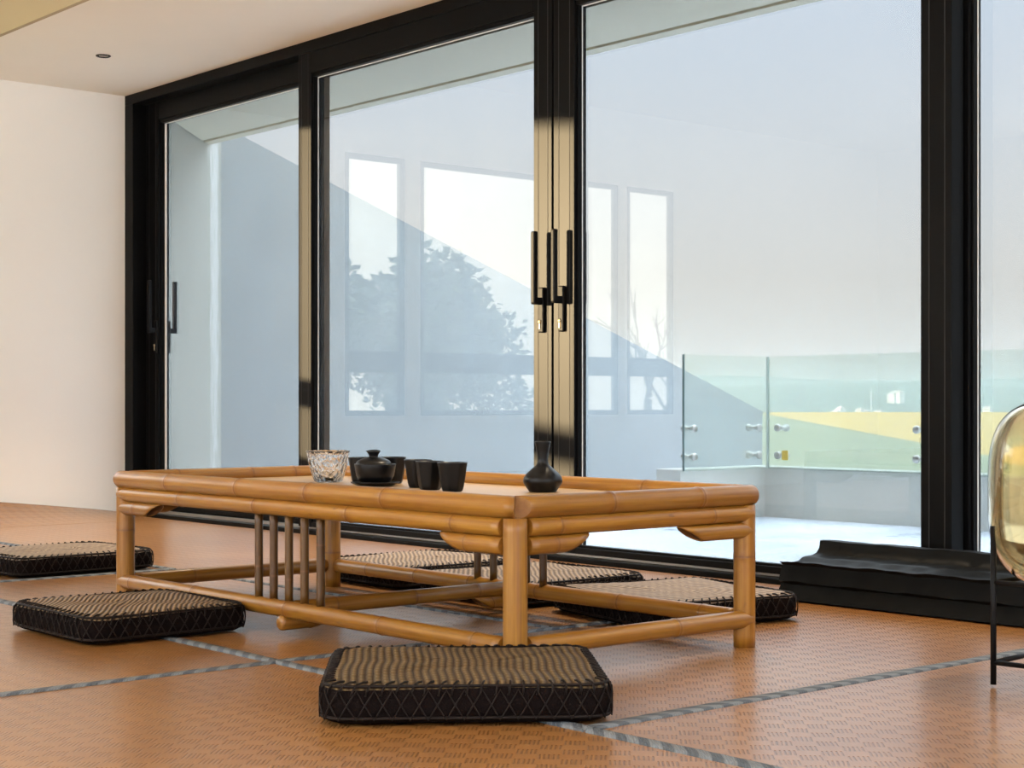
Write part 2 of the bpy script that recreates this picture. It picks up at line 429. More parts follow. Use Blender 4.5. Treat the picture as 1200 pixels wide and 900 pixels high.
# left wall with three openings (seen mirrored in the glass)
WIN = [(2.60, 3.09), (.59, 2.47), (-.01, .50)]
ZS, ZT = .57, 2.30
bmx = bmesh.new()
edges = [YB - .3] + [e for a, b in sorted(WIN) for e in (a, b)] + [YW + .2]
for i in range(0, len(edges), 2): add_box(bmx, XL - .05, XL, edges[i], edges[i + 1], -.2, ZC2 + .1)
for a, b in WIN:
    add_box(bmx, XL - .05, XL, a, b, -.2, ZS); add_box(bmx, XL - .05, XL, a, b, ZT, ZC2 + .1)
tag(from_bm('wall_left', bmx, M['wall']), 'plain white wall left of the glass doors', 'wall', kind='structure')
for i, (a, b) in enumerate(WIN):
    w = empty('window_%d' % (i + 1), (XL - .025, (a + b) / 2, ZS))
    tag(w, ['narrow window nearest the glass doors', 'wide window in the side wall', 'narrow window beyond the wide one', 'window at the far end of the side wall'][i] + ', seen mirrored in the door glass', 'window', kind='structure')
    hw = (b - a) / 2; H = ZT - ZS; f = .035
    bl = [(-.02, .02, -hw, hw, 0, f), (-.02, .02, -hw, hw, H - f, H), (-.02, .02, -hw, -hw + f, 0, H), (-.02, .02, hw - f, hw, 0, H), (-.02, .02, -hw, hw, .29, .29 + .14)]
    if i == 1: bl += [(-.03, .03, -hw * .62 - .02, -hw * .62 + .02, 0, H)]
    boxes('frame', bl, M['frame'], w)
    boxes('pane', [(-.004, .004, -hw + f, hw - f, f, H - f)], M['clear_glass'], w)
# right and back walls (behind the camera), with openings added to let in more skylight
bmx = bmesh.new()
add_box(bmx, XR, XR + .14, YB - .3, -1.2, -.2, ZC2 + .1); add_box(bmx, XR, XR + .14, 3.6, YW + .2, -.2, ZC2 + .1)
add_box(bmx, XR, XR + .14, -1.2, 3.6, -.2, .1); add_box(bmx, XR, XR + .14, -1.2, 3.6, 2.4, ZC2 + .1)
tag(from_bm('wall_right', bmx, M['wall']), 'white wall at the right end of the room', 'wall', kind='structure')
bmx = bmesh.new()
BW = [(-7.2, -4.6), (-4.4, .9)]
xs = [XL - .3] + [e for p in BW for e in p] + [XR + .3]
for i in range(0, len(xs), 2): add_box(bmx, xs[i], xs[i + 1], YB - .14, YB, -.2, ZC2 + .1)
for a, b in BW: add_box(bmx, a, b, YB - .14, YB, -.2, .1); add_box(bmx, a, b, YB - .14, YB, 2.7, ZC2 + .1)
tag(from_bm('wall_back', bmx, M['wall']), 'white wall behind the viewer', 'wall', kind='structure')
XD = -1.08                                    # right end of the glazing
tag(box('wall_front', XD, XR + .3, YW, YW + .2, -.2, ZC + .01, M['wall']), 'white wall right of the glass doors', 'wall', kind='structure')

# ------------------------------------------------------------------ sliding glass doors
ZH = 2.41
jamb = tag(empty('trim_2', ((XL + XD) / 2, YW + .08, 0)), 'black outer frame around the sliding glass doors', 'door frame', kind='structure')
cx0, cy0 = (XL + XD) / 2, YW + .08
def fr(name, x0, x1, y0, y1, z0, z1, parent, mat='frame', bevel=.0025):
    px, py = parent.location.x, parent.location.y
    bm = bmesh.new(); add_box(bm, x0 - px, x1 - px, y0 - py, y1 - py, z0, z1)
    return from_bm(name, bm, M[mat], parent, bevel=bevel)
fr('head', XL, XD, YW - .005, YW + .17, ZH, ZC, jamb)
fr('jamb', XL, XL + .10, YW - .005, YW + .17, -.01, ZH, jamb)
fr('jamb', XD - .10, XD, YW - .005, YW + .17, -.01, ZH, jamb)
fr('sill', XL, XD, YW - .03, YW + .17, -.012, .018, jamb)
for y in (.012, .092): fr('track', XL + .1, XD - .1, YW + y + .022, YW + y + .034, .018, .032, jamb, 'steel', 0)

def keyhole(parent, x, y, z):
    o = lathe('key_cylinder', [(0, .004), (.0075, .004), (.0085, .002), (.0085, 0), (0, 0)], M['brass'], parent, (x, y, z), 16)
    o.rotation_euler = (PI / 2, 0, 0)
    b = boxes('key_slot', [(x - .0045, x + .0045, y - .003, y + .001, z - .03, z - .006)], M['brass'], parent, .001)
def handle(parent, x, y, side):
    """lift-and-slide handle: plate, arm, upright grip; side -1 = room, +1 = outside"""
    h = boxes('handle', [(x - .016, x + .016, min(y, y + side * .014), max(y, y + side * .014), .945, 1.135)], M['lamp_wire'], parent, .005)
    g0 = y + side * .048
    b = bmesh.new()
    add_box(b, x - .011, x + .011, min(y, g0 + side * .010), max(y, g0 + side * .010), 1.062, 1.092)
    from_bm('handle_arm', b, M['lamp_wire'], h, bevel=.004)
    b = bmesh.new()
    add_box(b, x - .0115, x + .0115, g0 - .012, g0 + .012, 1.064, 1.368)
    from_bm('handle_grip', b, M['lamp_wire'], h, bevel=.006)
    if side < 0: keyhole(h, x - .004, y - .0145, .99)
def leaf(n, x0, x1, track, sl, sr, label, hx=None):
    y0 = YW + (.002 if track == 0 else .082); y1 = y0 + .068
    d = empty('door_%d' % n, ((x0 + x1) / 2, y0, 0)); tag(d, label, 'sliding door', kind='structure')
    zb, zt = .030, ZH + .01
    g0 = y0 + .04
    fr('stile', x0, x0 + sl, y0, y1, zb, zt, d); fr('stile', x1 - sr, x1, y0, y1, zb, zt, d)
    fr('rail', x0 + sl, x1 - sr, y0 + .001, y1 - .001, zb, .056, d); fr('rail', x0 + sl, x1 - sr, y0 + .001, y1 - .001, 2.305, zt, d)
    # glazing bead and white line painting the sky glint as gasket
    gx0, gx1 = x0 + sl, x1 - sr
    bl = []
    e = .012
    px, py = d.location.x, d.location.y
    bm = bmesh.new()
    for b in ((gx0, gx1, g0 - .03, g0 - .004, 2.305 - .018, 2.306), (gx0, gx1, g0 - .03, g0 - .004, .055, .066), (gx1 - .010, gx1 + .001, g0 - .03, g0 - .004, .06, 2.30), (gx0 - .001, gx0 + .008, g0 - .026, g0 - .004, .06, 2.30)):
        add_box(bm, b[0] - px, b[1] - px, b[2] - py, b[3] - py, b[4], b[5])
    from_bm('glazing_bead', bm, M['frame'], d, bevel=.002)
    bm = bmesh.new()
    add_box(bm, gx0 + .0005 - px, gx0 + (.026 if n == 1 else .010) - px, g0 - .004 - py, g0 - .001 - py, .06, 2.30)
    add_box(bm, gx0 - px, gx1 - px, g0 - .004 - py, g0 - .001 - py, 2.287 - .004, 2.288)
    from_bm('gasket_glint', bm, M['gasket_glint'], d)
    bm = bmesh.new(); add_box(bm, gx0 - .006 - px, gx1 + .006 - px, g0 - py, g0 + .010 - py, .050, 2.31)
    p = from_bm('pane', bm, M['glass'], d)
    # shallow reveal lines pressed into the stile faces
    bm = bmesh.new()
    for a, w in ((x0, sl), (x1 - sr, sr)):
        for q in (.26, .78): add_box(bm, a + w * q - .0018 - px, a + w * q + .0018 - px, -.0012, .001, zb + .004, zt - .004)
    from_bm('stile_groove', bm, M['dark_gap'], d)
    if hx:
        handle_parent = empty_child(d, hx, y0, y1)
    return d
def empty_child(d, hx, y0, y1):
    px, py = d.location.x, d.location.y
    handle(d, hx - px, y0 - py, -1); handle(d, hx - px, y1 - py, 1)
leaf(1, -8.73, -6.92, 1, .150, .11, 'black framed sliding door leaf beside the white wall', -8.60)
leaf(2, -6.985, -5.072, 0, .115, .115, 'black framed sliding door leaf left of the centre meeting stiles', -5.128)
leaf(3, -5.062, -3.122, 0, .128, .117, 'black framed sliding door leaf right of the centre meeting stiles', -5.004)
leaf(4, -3.225, -1.16, 1, .117, .11, 'black framed sliding door leaf behind the amber glass lamp')

# ------------------------------------------------------------------ terrace outside
ZT0 = -.06
tag(box('floor_terrace', -9.75, 1.5, YW + .171, 11.6, -.30, ZT0, M['terrace']), 'bluish grey terrace floor outside the glass', 'terrace floor', kind='structure')
# wing wall with a sloping top
zt = lambda y: 2.45 - (y - 5.89) * (2.45 - .585) / (11.2 - 5.89)
bm = bmesh.new()
poly = [(5.62, -.3), (5.62, zt(5.62)), (11.2, zt(11.2)), (11.2, -.3)]
tag(prism('wall_wing', poly, 'x', -9.85, -9.6, M['wing']), 'blue grey side wall of the terrace with a long sloping top', 'terrace wall', kind='structure')
# splayed reveal with the white bloom
bm = bmesh.new(); lay = bm.verts.layers.float.new('bloom')
pts = [(-8.74, 4.755, 0), (-9.15, 5.278, 0), (-9.23, 5.38, .22), (-9.31, 5.448, .52), (-9.39, 5.515, .62), (-9.47, 5.578, .48), (-9.55, 5.64, .18), (-9.62, 5.70, 0)]
NZ = 14
grid = []
for k in range(NZ + 1):
    z = -.3 + (2.75 + .3) * k / NZ; fade = min(1, max(0, (z - .1) / 1.1))
    row = []
    for (x, y, b) in pts:
        v = bm.verts.new((x, y, z)); v[lay] = b * (.62 + .3 * fade); row.append(v)
    back = [bm.verts.new((-9.62, 5.72, z)), bm.verts.new((-10.0, 5.72, z)), bm.verts.new((-10.0, 4.755, z))]
    grid.append(row + back)
n = len(grid[0])
for a, b in zip(grid, grid[1:]):
    for i in range(n): bm.faces.new((a[i], a[(i + 1) % n], b[(i + 1) % n], b[i]))
bm.faces.new(grid[0]); bm.faces.new(grid[-1])
bmesh.ops.recalc_face_normals(bm, faces=bm.faces)
tag(from_bm('wall_reveal', bm, M['bloom']), 'splayed concrete reveal with a white water stain running down', 'terrace wall', kind='structure')
# soffit above the doors, with drip groove
bm = bmesh.new()
sp = [(-8.6, 4.752), (-9.23, 5.38), (1.5, 5.38), (1.5, 4.752)]
for z0, z1, p in ((2.32, 2.44, [(-8.6, 4.752), (-9.16, 5.285), (1.5, 5.285), (1.5, 4.752)]), (2.326, 2.44, [(-9.16, 5.285), (-9.175, 5.30), (1.5, 5.30), (1.5, 5.285)]), (2.312, 2.44, [(-9.175, 5.30), (-9.23, 5.38), (1.5, 5.38), (1.5, 5.30)])):
    A = [bm.verts.new((x, y, z0)) for x, y in p]; B = [bm.verts.new((x, y, z1)) for x, y in p]
    for i in range(4): bm.faces.new((A[i], A[(i + 1) % 4], B[(i + 1) % 4], B[i]))
    bm.faces.new(A[::-1]); bm.faces.new(B)
bmesh.ops.recalc_face_normals(bm, faces=bm.faces)
tag(from_bm('ceiling_soffit', bm, M['concrete']), 'grey concrete soffit above the doors with a drip groove', 'soffit', kind='structure')
tag(box('wall_shade_block', -8.87, 1.5, -2.9, 5.36, 3.0, 5.4, M['white_paint']), 'unseen block above the house, added to shade the terrace', 'wall', kind='structure')  # out of view, added so the terrace lies in shade
# parapet upstand
XP, YP = -6.77, 7.92
bm = bmesh.new()
pl = [(XP, 7.15), (XP, YP), (1.5, YP), (1.5, YP + .2), (XP - .2, YP + .2), (XP - .2, 7.15)]
A = [bm.verts.new((x, y, -.3)) for x, y in pl]; B = [bm.verts.new((x, y, .255)) for x, y in pl]
for i in range(6): bm.faces.new((A[i], A[(i + 1) % 6], B[(i + 1) % 6], B[i]))
bm.faces.new(A[::-1]); bm.faces.new(B); bmesh.ops.recalc_face_normals(bm, faces=bm.faces)
tag(from_bm('wall_parapet', bm, M['upstand'], bevel=.006), 'low grey parapet carrying the glass balustrade', 'parapet', kind='structure')
def balustrade(origin, rz, L, label, sticker=False, pins=(.09, .09)):
    e = empty('glass_balustrade_panel', (origin[0], origin[1], .245), rz)
    tag(e, label, 'glass balustrade', 'glass balustrade panels on the parapet')
    bm = bmesh.new(); add_box(bm, 0, L, -.008, .008, 0, .70)
    from_bm('pane', bm, M['green_glass'], e)
    for q in (-.004, L):
        bm = bmesh.new(); add_box(bm, q, q + .004, -.008, .008, 0, .70)
        from_bm('polished_edge', bm, M['glass_edge'] if rz and q < 0 else M['glass_edge_pale'], e)
    for i, x in enumerate((pins[0], L - pins[1])):
        for j, z in enumerate((.085, .255)):
            p = lathe('standoff', [(0, .032), (.020, .032), (.024, .028), (.024, .012), (.014, .010), (.014, -.05), (.024, -.052), (.024, -.07), (0, -.07)], M['steel'], e, (x, 0, z), 20)
            p.rotation_euler = (PI / 2, 0, 0)
            if sticker and i == 0 and j == 0:
                s = boxes('sticker', [(x + .028, x + .075, -.0125, -.009, z - .03, z + .03)], M['yellow'], e); s['label'] = 'yellow sticker by the clamp'
    return e
balustrade((XP + .02, 7.16), PI / 2, .76, 'short glass balustrade panel turned towards the house', pins=(.07, .10))
balustrade((XP + .04, YP - .02 + .01), 0, 1.27, 'glass balustrade panel with a yellow sticker at its lower clamp', True, pins=(.09, .15))
balustrade((XP + 1.36, YP - .01), 0, 1.27, 'glass balustrade panel seen behind the right-hand black mullion')
balustrade((XP + 2.68, YP - .01), 0, 1.27, 'glass balustrade panel seen right of the black mullion, beyond the lamp')

# ------------------------------------------------------------------ landscape
def sheet(name, pts, mat, label, cat):
    bm = bmesh.new(); vs = [bm.verts.new(p) for p in pts]; bm.faces.new(vs)
    low = [bm.verts.new((p[0], p[1], p[2] - 1.0)) for p in pts]
    n = len(pts)
    for i in range(n): bm.faces.new((vs[i], low[i], low[(i + 1) % n], vs[(i + 1) % n]))
    bmesh.ops.recalc_face_normals(bm, faces=bm.faces)
    return tag(from_bm(name, bm, mat), label, cat, kind='structure')
f_ = Vector((-.758, .652)); r_ = Vector((.652, .758))
def G(d, l, z): p = f_ * d + r_ * l; return (p.x, p.y, z)
# green meadow below the terrace and the ripe field beyond it
ZG = -1.5
sheet('field_meadow', [G(16, -8, ZG), G(16, 30, ZG), G(60, 60, ZG), G(70.8, 20.3, ZG), G(95, 23.6, ZG), G(440, 67, ZG), G(440, -200, ZG), G(30, -60, ZG)], M['gfield'], 'green meadow below the terrace', 'meadow')
sheet('field_ripe', [G(70.8, 20.3, ZG), G(60, 60, ZG), G(512, 700, ZG), G(512, 80, ZG), G(440, 67, ZG), G(95, 23.6, ZG)], M['yfield'], 'yellow field stretching to the town', 'field')
sheet('land_plain', [G(512, 1400, -1.6), G(512, -900, -1.6), G(6000, -3000, -30), G(6000, 5000, -30)], M['hill'], 'hazy plain before the hills', 'plain')
sheet('land_side', [(-10.2, 14, -.8), (-10.2, -60, -.8), (-400, -200, -.8), (-400, 14, -.8)], M['gfield'], 'grass beside the house', 'grass')
sheet('land_back', [(-10.2, -3.2, -.9), (80, -3.2, -.9), (80, -300, -.9), (-10.2, -300, -.9)], M['paving'], 'unseen pale paving added behind the house to bounce light indoors', 'paving')  # kept pale so it bounces light up to the ceiling
def ridge(name, d, lat0, lat1, n, hfun, depth, label):
    bm = bmesh.new(); rows = []
    for k, (dd, s) in enumerate(((0, 0), (.25, .55), (.5, .85), (.75, 1.0), (1.6, .6))):
        row = []
        for i in range(n + 1):
            l = lat0 + (lat1 - lat0) * i / n
            x, y, z = G(d + depth * dd, l * (d + depth * dd) / d, 0)
            row.append(bm.verts.new((x, y, -25 + hfun(i / n, k) * s)))
        rows.append(row)
    for a, b in zip(rows, rows[1:]):
        for i in range(n): bm.faces.new((a[i], a[i + 1], b[i + 1], b[i]))
    bmesh.ops.recalc_face_normals(bm, faces=bm.faces)
    o = from_bm(name, bm, M['hill'], smooth=True)
    return tag(o, label, 'hill', kind='structure')
hz = NT('valley_haze')
vsc = hz.n('ShaderNodeVolumeScatter', ins={'Color': (.60, .72, .78), 'Density': .0005, 'Anisotropy': .55})
hz.set(hz.out, 'Volume', vsc.outputs[0])
bm = bmesh.new()
A = [bm.verts.new(G(560, -900, -40)), bm.verts.new(G(560, 1500, -40)), bm.verts.new(G(7500, 6500, -40)), bm.verts.new(G(7500, -4500, -40))]
B = [bm.verts.new(v.co + Vector((0, 0, 85))) for v in A]
for i in range(4): bm.faces.new((A[i], A[(i + 1) % 4], B[(i + 1) % 4], B[i]))
bm.faces.new(A[::-1]); bm.faces.new(B); bmesh.ops.recalc_face_normals(bm, faces=bm.faces)
tag(from_bm('haze', bm, hz.m), 'bluish morning haze lying over the valley', 'haze', kind='stuff')
rnd = random.Random(3)
ph = [rnd.uniform(0, 6.28) for _ in range(12)]
def hf(base, amp, sd):
    def f(t, k):
        return base + amp * (math.sin(6 * t * 2 + ph[sd]) * .5 + .3 * math.sin(17 * t + ph[sd + 1]) + .16 * math.sin(41 * t + ph[sd + 2]) + .07 * math.sin(97 * t + ph[sd + 3] + k))
    return f
ridge('hill_near', 2300, -900, 1500, 90, hf(56, 9, 0), 500, 'nearer blue hazy ridge behind the town')
ridge('hill_far', 5200, -2200, 3600, 90, hf(134, 18, 4), 1200, 'farther pale ridge on the skyline')

def house(d, l, w, h, z, label, rot=0):
    x, y, _ = G(d, l, 0)
    e = empty('house', (x, y, z), rot); tag(e, label, 'house', 'white houses of the distant town')
    boxes('wall', [(-w / 2, w / 2, -w * .35, w * .35, -6, h)], M['white_paint'], e)
    bm = bmesh.new(); A = [bm.verts.new(p) for p in ((-w * .55, -w * .4, h), (w * .55, -w * .4, h), (w * .55, w * .4, h), (-w * .55, w * .4, h))]
    B = [bm.verts.new((-w * .3, 0, h * 1.35)), bm.verts.new((w * .3, 0, h * 1.35))]
    for f in ((A[0], A[1], B[1], B[0]), (A[1], A[2], B[1]), (A[2], A[3], B[0], B[1]), (A[3], A[0], B[0])): bm.faces.new(f)
    bm.faces.new(A[::-1]); bmesh.ops.recalc_face_normals(bm, faces=bm.faces)
    from_bm('roof', bm, M['roof'], e)
# px, height above horizon -> sizes on the ground
for px, dd, w, h, z, lb in ((1045, 1900, 9, 5, 9, 'white house high on the ridge, left of the black mullion'), (1052, 1950, 13, 7, 9, 'larger white house high on the ridge, beside the mullion'),
        (979, 1200, 6, 4, -8, 'small white house at the field edge, left of the mast'), (985, 1220, 7, 6, -8, 'white house at the field edge, second left of the mast'), (1007, 1210, 5, 5, -8, 'white house at the foot of the mast'),
        (1013, 1240, 7, 4, -8, 'low white house just left of the mast'), (1030, 1230, 6, 4, -8, 'small white house right of the mast'), (1157, 1215, 6, 6, -8, 'white house at the field edge, right of the black mullion')):
    house(dd, (px - 600) / 1918 * dd, w, h, z, lb, rnd.uniform(-.4, .4))
x, y, _ = G(1205, (1021 - 600) / 1918 * 1205, 0)
ms = tag(empty('radio_mast', (x, y, -12)), 'thin pale radio mast rising over the distant town', 'mast')
tube('pole', [(0, 0, 0), (0, 0, 25)], .35, M['white_paint'], ms, 6)
boxes('antenna', [(-1.2, 1.2, -.2, .2, 22, 22.6)], M['white_paint'], ms)

tag(box('wall_sun_block', -14.2, 9, -9.2, -9.0, -.9, 3.2, M['white_paint']), 'unseen white wall added behind the house to block the low sun', 'sun-blocking wall', kind='structure')  # put here only to keep low sun out of the back openings
# trees outside the side wall (they show mirrored in the door glass)
def leafy(name, loc, w, h, n, label, seed):
    R = random.Random(seed)
    e = tag(empty(name, loc), label, 'tree', 'trees mirrored in the door glass')
    tube('trunk', [(0, 0, 0), (.05, .03, h * .3), (0, .1, h * .65)], .10, M['bark'], e, 8)
    bm = bmesh.new()
    blobs = [(R.uniform(-.55, .55) * w, R.uniform(-.55, .55) * w, h * R.uniform(.35, .82), R.uniform(.25, .42) * w) for _ in range(11)]
    for _ in range(n):
        bx, by, bz, br = R.choice(blobs)
        d = Vector((R.gauss(0, 1), R.gauss(0, 1), R.gauss(0, 1))).normalized() * br * R.uniform(.55, 1.05)
        c = Vector((bx, by, bz)) + d
        u = Vector((R.gauss(0, 1), R.gauss(0, 1), R.gauss(0, .6))).normalized(); v = u.cross(Vector((R.gauss(0, 1), R.gauss(0, 1), R.gauss(0, 1)))).normalized()
        s = R.uniform(.05, .11)
        bm.faces.new([bm.verts.new(c + a * s * u + b * s * .5 * v) for a, b in ((-1, 0), (0, -1), (1, 0), (0, 1))])
    from_bm('crown', bm, M['leaf'], e)
def bare(name, loc, h, label, seed):
    R = random.Random(seed)
    e = tag(empty(name, loc), label, 'tree', 'trees mirrored in the door glass')
    bm = bmesh.new()
    def br(p, d, L, r, k):
        q = p + d * L; tube_path(bm, [p, p + d * L * .5 + Vector((R.gauss(0, .03), R.gauss(0, .03), 0)) * L, q], r, 5)
        if k:
            for _ in range(3 if k > 1 else 4):
                nd = (d + Vector((R.gauss(0, .45), R.gauss(0, .45), R.uniform(0, .4)))).normalized()
                br(q - d * L * R.uniform(0, .5), nd, L * R.uniform(.55, .75), r * .6, k - 1)
    br(Vector((0, 0, 0)), Vector((0, 0, 1)), h * .33, .06, 4)
    bmesh.ops.recalc_face_normals(bm, faces=bm.faces)
    from_bm('branches', bm, M['bark'], e)
leafy('leafy_tree', (-15.5, -1.0, -.8), 1.5, 3.7, 5200, 'dense leafy tree mirrored in the left part of the door glass', 1)
leafy('leafy_tree', (-16.5, -3.6, -.8), 1.7, 3.9, 5200, 'leafy tree mirrored just left of the meeting stiles', 2)
leafy('leafy_tree', (-22.0, -8.0, -.8), 1.9, 3.6, 4200, 'lower bushy tree mirrored behind the leafy ones', 3)
leafy('leafy_tree', (-14.0, 1.2, -.8), 1.2, 3.0, 4200, 'rounded shrub like tree mirrored nearest the left door stile', 4)
bare('bare_tree', (-16.0, -7.0, -.8), 4.6, 'bare branching tree mirrored right of the meeting stiles', 5)

# ------------------------------------------------------------------ floor mats
def floor_mat(x0, x1, y0, y1, label, bind='xX', bw=.034, th=.012):
    """cane mat with cloth binding along the chosen sides: x = left, X = right, y = near, Y = far"""
    cx, cy = (x0 + x1) / 2, (y0 + y1) / 2
    g = .002; hx, hy = (x1 - x0) / 2 - g, (y1 - y0) / 2 - g
    o = boxes('floor_mat', [(-hx, hx, -hy, hy, -th, 0)], M['mat'], bevel=.003)
    o.location = (cx, cy, 0)
    tag(o, label, 'floor mat', 'woven cane floor mats')
    for s in bind:
        bm = bmesh.new(); lay = bm.verts.layers.float.new('run')
        along = hy if s in 'xX' else hx
        n = max(2, int(2 * along / .02)); rows = []
        R = random.Random(hash((round(x0, 2), s)) % 999 if False else int(abs(x0) * 100) + ord(s))
        for i in range(n + 1):
            a = -along + 2 * along * i / n
            wv = .0025 * math.sin(a * 9 + x0) + R.uniform(-.0008, .0008)
            prof = ((-.002, -.010), (-.002, .0025), (.004, .005), (bw * .5, .0048 + R.uniform(0, .0008)), (bw - .004, .0045), (bw, .0005))
            row = []
            for (u, z) in prof:
                if u > .01: u += wv
                if s == 'x': p = (-hx + u, a, z)
                elif s == 'X': p = (hx - u, a, z)
                elif s == 'y': p = (a, -hy + u, z)
                else: p = (a, hy - u, z)
                v = bm.verts.new(p); v[lay] = a + 10 + (u * 1.2); row.append(v)
            rows.append(row)
        for A, B in zip(rows, rows[1:]):
            for k in range(len(A) - 1): bm.faces.new((A[k], A[k + 1], B[k + 1], B[k]))
        bmesh.ops.recalc_face_normals(bm, faces=bm.faces)
        b = from_bm('cloth_binding', bm, M['binding'], o, smooth=True)
    return o
floor_mat(-3.49, -2.34, 2.2, 4.53, 'cane mat between the table and the black vinyl bundle', 'xyX')
floor_mat(-2.34, -1.14, 2.2, 4.53, 'cane mat under the amber glass lamp', 'y')
floor_mat(-5.69, -3.49, 2.2, 3.14, 'cane mat under the left half of the bamboo table', 'y')
floor_mat(-5.69, -3.49, 3.14, 4.53, 'cane mat under the back cushions, along the door sill', 'y', bw=.02)
floor_mat(-8.25, -5.69, 2.2, 3.14, 'cane mat under the far left cushion', 'yX', bw=.03)
floor_mat(-8.25, -5.69, 3.14, 4.53, 'cane mat in the far corner, before the left door leaf', 'y', bw=.03)
floor_mat(-3.49, -1.14, 1.05, 2.2, 'cane mat in front, under the nearest cushion', 'x')
floor_mat(-5.69, -3.49, 1.05, 2.2, 'cane mat under the cushion in front of the table', '')
floor_mat(-8.25, -5.69, 1.05, 2.2, 'cane mat at the left edge, before the far left cushion', 'Y')
# mat strip turned up against the left wall
bm = bmesh.new(); rows = []
NY = 24
for i in range(NY + 1):
    y = 1.1 + (4.53 - 1.1) * i / NY
    lift = .015 + .16 * min(1, max(0, (4.53 - y) / 1.5)) ** .9
    row = []
    for (t, z) in ((0, 0), (.16, .002), (.30, .18), (.42, .45), (.52, .78), (.565, 1.0)):
        row.append((-8.252 - t * 1.0, y, z * lift))
    rows.append([bm.verts.new(p) for p in row] + [bm.verts.new((p[0] - .004, p[1], p[2] - .010)) for p in row[::-1]])
n = len(rows[0])
for A, B in zip(rows, rows[1:]):
    for k in range(n): bm.faces.new((A[k], A[(k + 1) % n], B[(k + 1) % n], B[k]))
bm.faces.new(rows[0]); bm.faces.new(rows[-1]); bmesh.ops.recalc_face_normals(bm, faces=bm.faces)
tag(from_bm('floor_mat', bm, M['mat'], smooth=False), 'narrow cane mat turned up against the white wall', 'floor mat', 'woven cane floor mats')

# ------------------------------------------------------------------ bamboo table
TX0, TX1, TY0, TY1 = -4.81, -2.889, 2.495, 3.298
tcx, tcy = (TX0 + TX1) / 2, (TY0 + TY1) / 2
T = tag(empty('bamboo_tea_table', (tcx, tcy, 0)), 'long low honey bamboo tea table in the middle of the mats', 'table')
hx, hy = (TX1 - TX0) / 2, (TY1 - TY0) / 2
for sx in (-1, 1):
    for sy in (-1, 1):
        bamboo('leg', (sx * hx, sy * hy, 0), (sx * hx, sy * hy, .377), .029, T, nodes=[random.choice((.12, .24, .29)) if not (sx > 0 and sy < 0) else .9], amp=.035)
# top frame, mitred at the corner nearest the lamp side, domed ends elsewhere
rt, zt_ = .0272, .4025
o_ = .010
bamboo('top_rail', (-hx - .012, -hy - o_, zt_), (hx + o_, -hy - o_, zt_), rt, T, nodes=[.33, .74, 1.10, 1.45], ends=('dome', 'flat'), mitre=(0, -1))
bamboo('top_rail', (hx + o_, -hy - o_, zt_), (hx + o_, hy + .014, zt_), rt, T, nodes=[.30, .62], ends=('flat', 'dome'), mitre=(-1, 0))
bamboo('top_rail', (-hx - .006, hy + o_, zt_), (hx - .018, hy + o_, zt_), rt * .98, T, nodes=[.3, .72, 1.15, 1.56], ends=('flat', 'flat'))
bamboo('top_rail', (-hx - o_, -hy + .02, zt_), (-hx - o_, hy - .018, zt_), rt * .98, T, nodes=[.17, .45, .62], ends=('flat', 'flat'))
lr = .028
ofs = .007
def rails(name, z, r, nodesA, nodesB):
    bamboo(name, (-hx - .006, -hy - ofs, z), (hx - lr, -hy - ofs, z), r, T, nodes=nodesA, ends=('dome', 'flat'))
    bamboo(name, (hx + ofs, -hy + lr, z), (hx + ofs, hy + .006, z), r, T, nodes=nodesB, ends=('flat', 'dome'))
    bamboo(name, (-hx + lr, hy + ofs, z), (hx - lr, hy + ofs, z), r, T, ends=('flat', 'flat'))
    bamboo(name, (-hx - ofs, -hy + lr, z), (-hx - ofs, hy - lr, z), r, T, ends=('flat', 'flat'))
rails('apron_rail', .3548, .0232, [.39, .82, 1.28, 1.72], [.095, .63])
rails('lower_rail', .0745, .0235, [.08, .47, .98, 1.42, 1.80], [.50])
# scooped corner brackets, one pair per leg
zb = .3105; rb = .0220; Lb = .245
for sx in (-1, 1):
    for sy in (-1, 1):
        near_front, = (sx > 0 and sy < 0,)
        x_end = sx * (hx + .004) if not (sx > 0) else hx - lr + .002
        # along the long side
        if sx < 0: bamboo('corner_bracket', (-hx - .004, sy * (hy + ofs), zb), (-hx + Lb, sy * (hy + ofs), zb), rb, T, nodes=[.10], ends=('dome', 'cut'))
        else: bamboo('corner_bracket', (hx - lr, sy * (hy + ofs), zb), (hx - Lb - .02, sy * (hy + ofs), zb), rb, T, nodes=[.13], ends=('flat', 'cut'))
        if sy > 0: bamboo('corner_bracket', (sx * (hx + ofs), hy + .004, zb), (sx * (hx + ofs), hy - Lb - .015, zb), rb, T, nodes=[.37], ends=('dome', 'cut'))
        else: bamboo('corner_bracket', (sx * (hx + ofs), -hy + lr, zb), (sx * (hx + ofs), -hy + Lb - .02, zb), rb, T, nodes=[.085], ends=('flat', 'cut'))
# spindles on both long sides
for sy in (-1, 1):
    for k in range(5):
        x = (k - 2) * .078 + .002
        bamboo('spindle', (x, sy * (hy + .002), .09), (x, sy * (hy + .002), .337), .0118, T, 'bamboo_dark', nodes=[random.uniform(.05, .2)], seg=14, amp=.02, label='slim dark brown spindle')
# cross stretcher and its two short corbels
bamboo('cross_stretcher', (0, -hy + .01, .0745), (0, hy - .01, .0745), .0225, T, nodes=[.14, .42, .66])
bamboo('corbel', (0, -hy - .024, .038), (0, -hy + .15, .038), .0215, T, nodes=[.11], ends=('dome', 'cut'))
bamboo('corbel', (0, hy + .024, .038), (0, hy - .15, .038), .0215, T, nodes=[.11], ends=('dome', 'cut'))
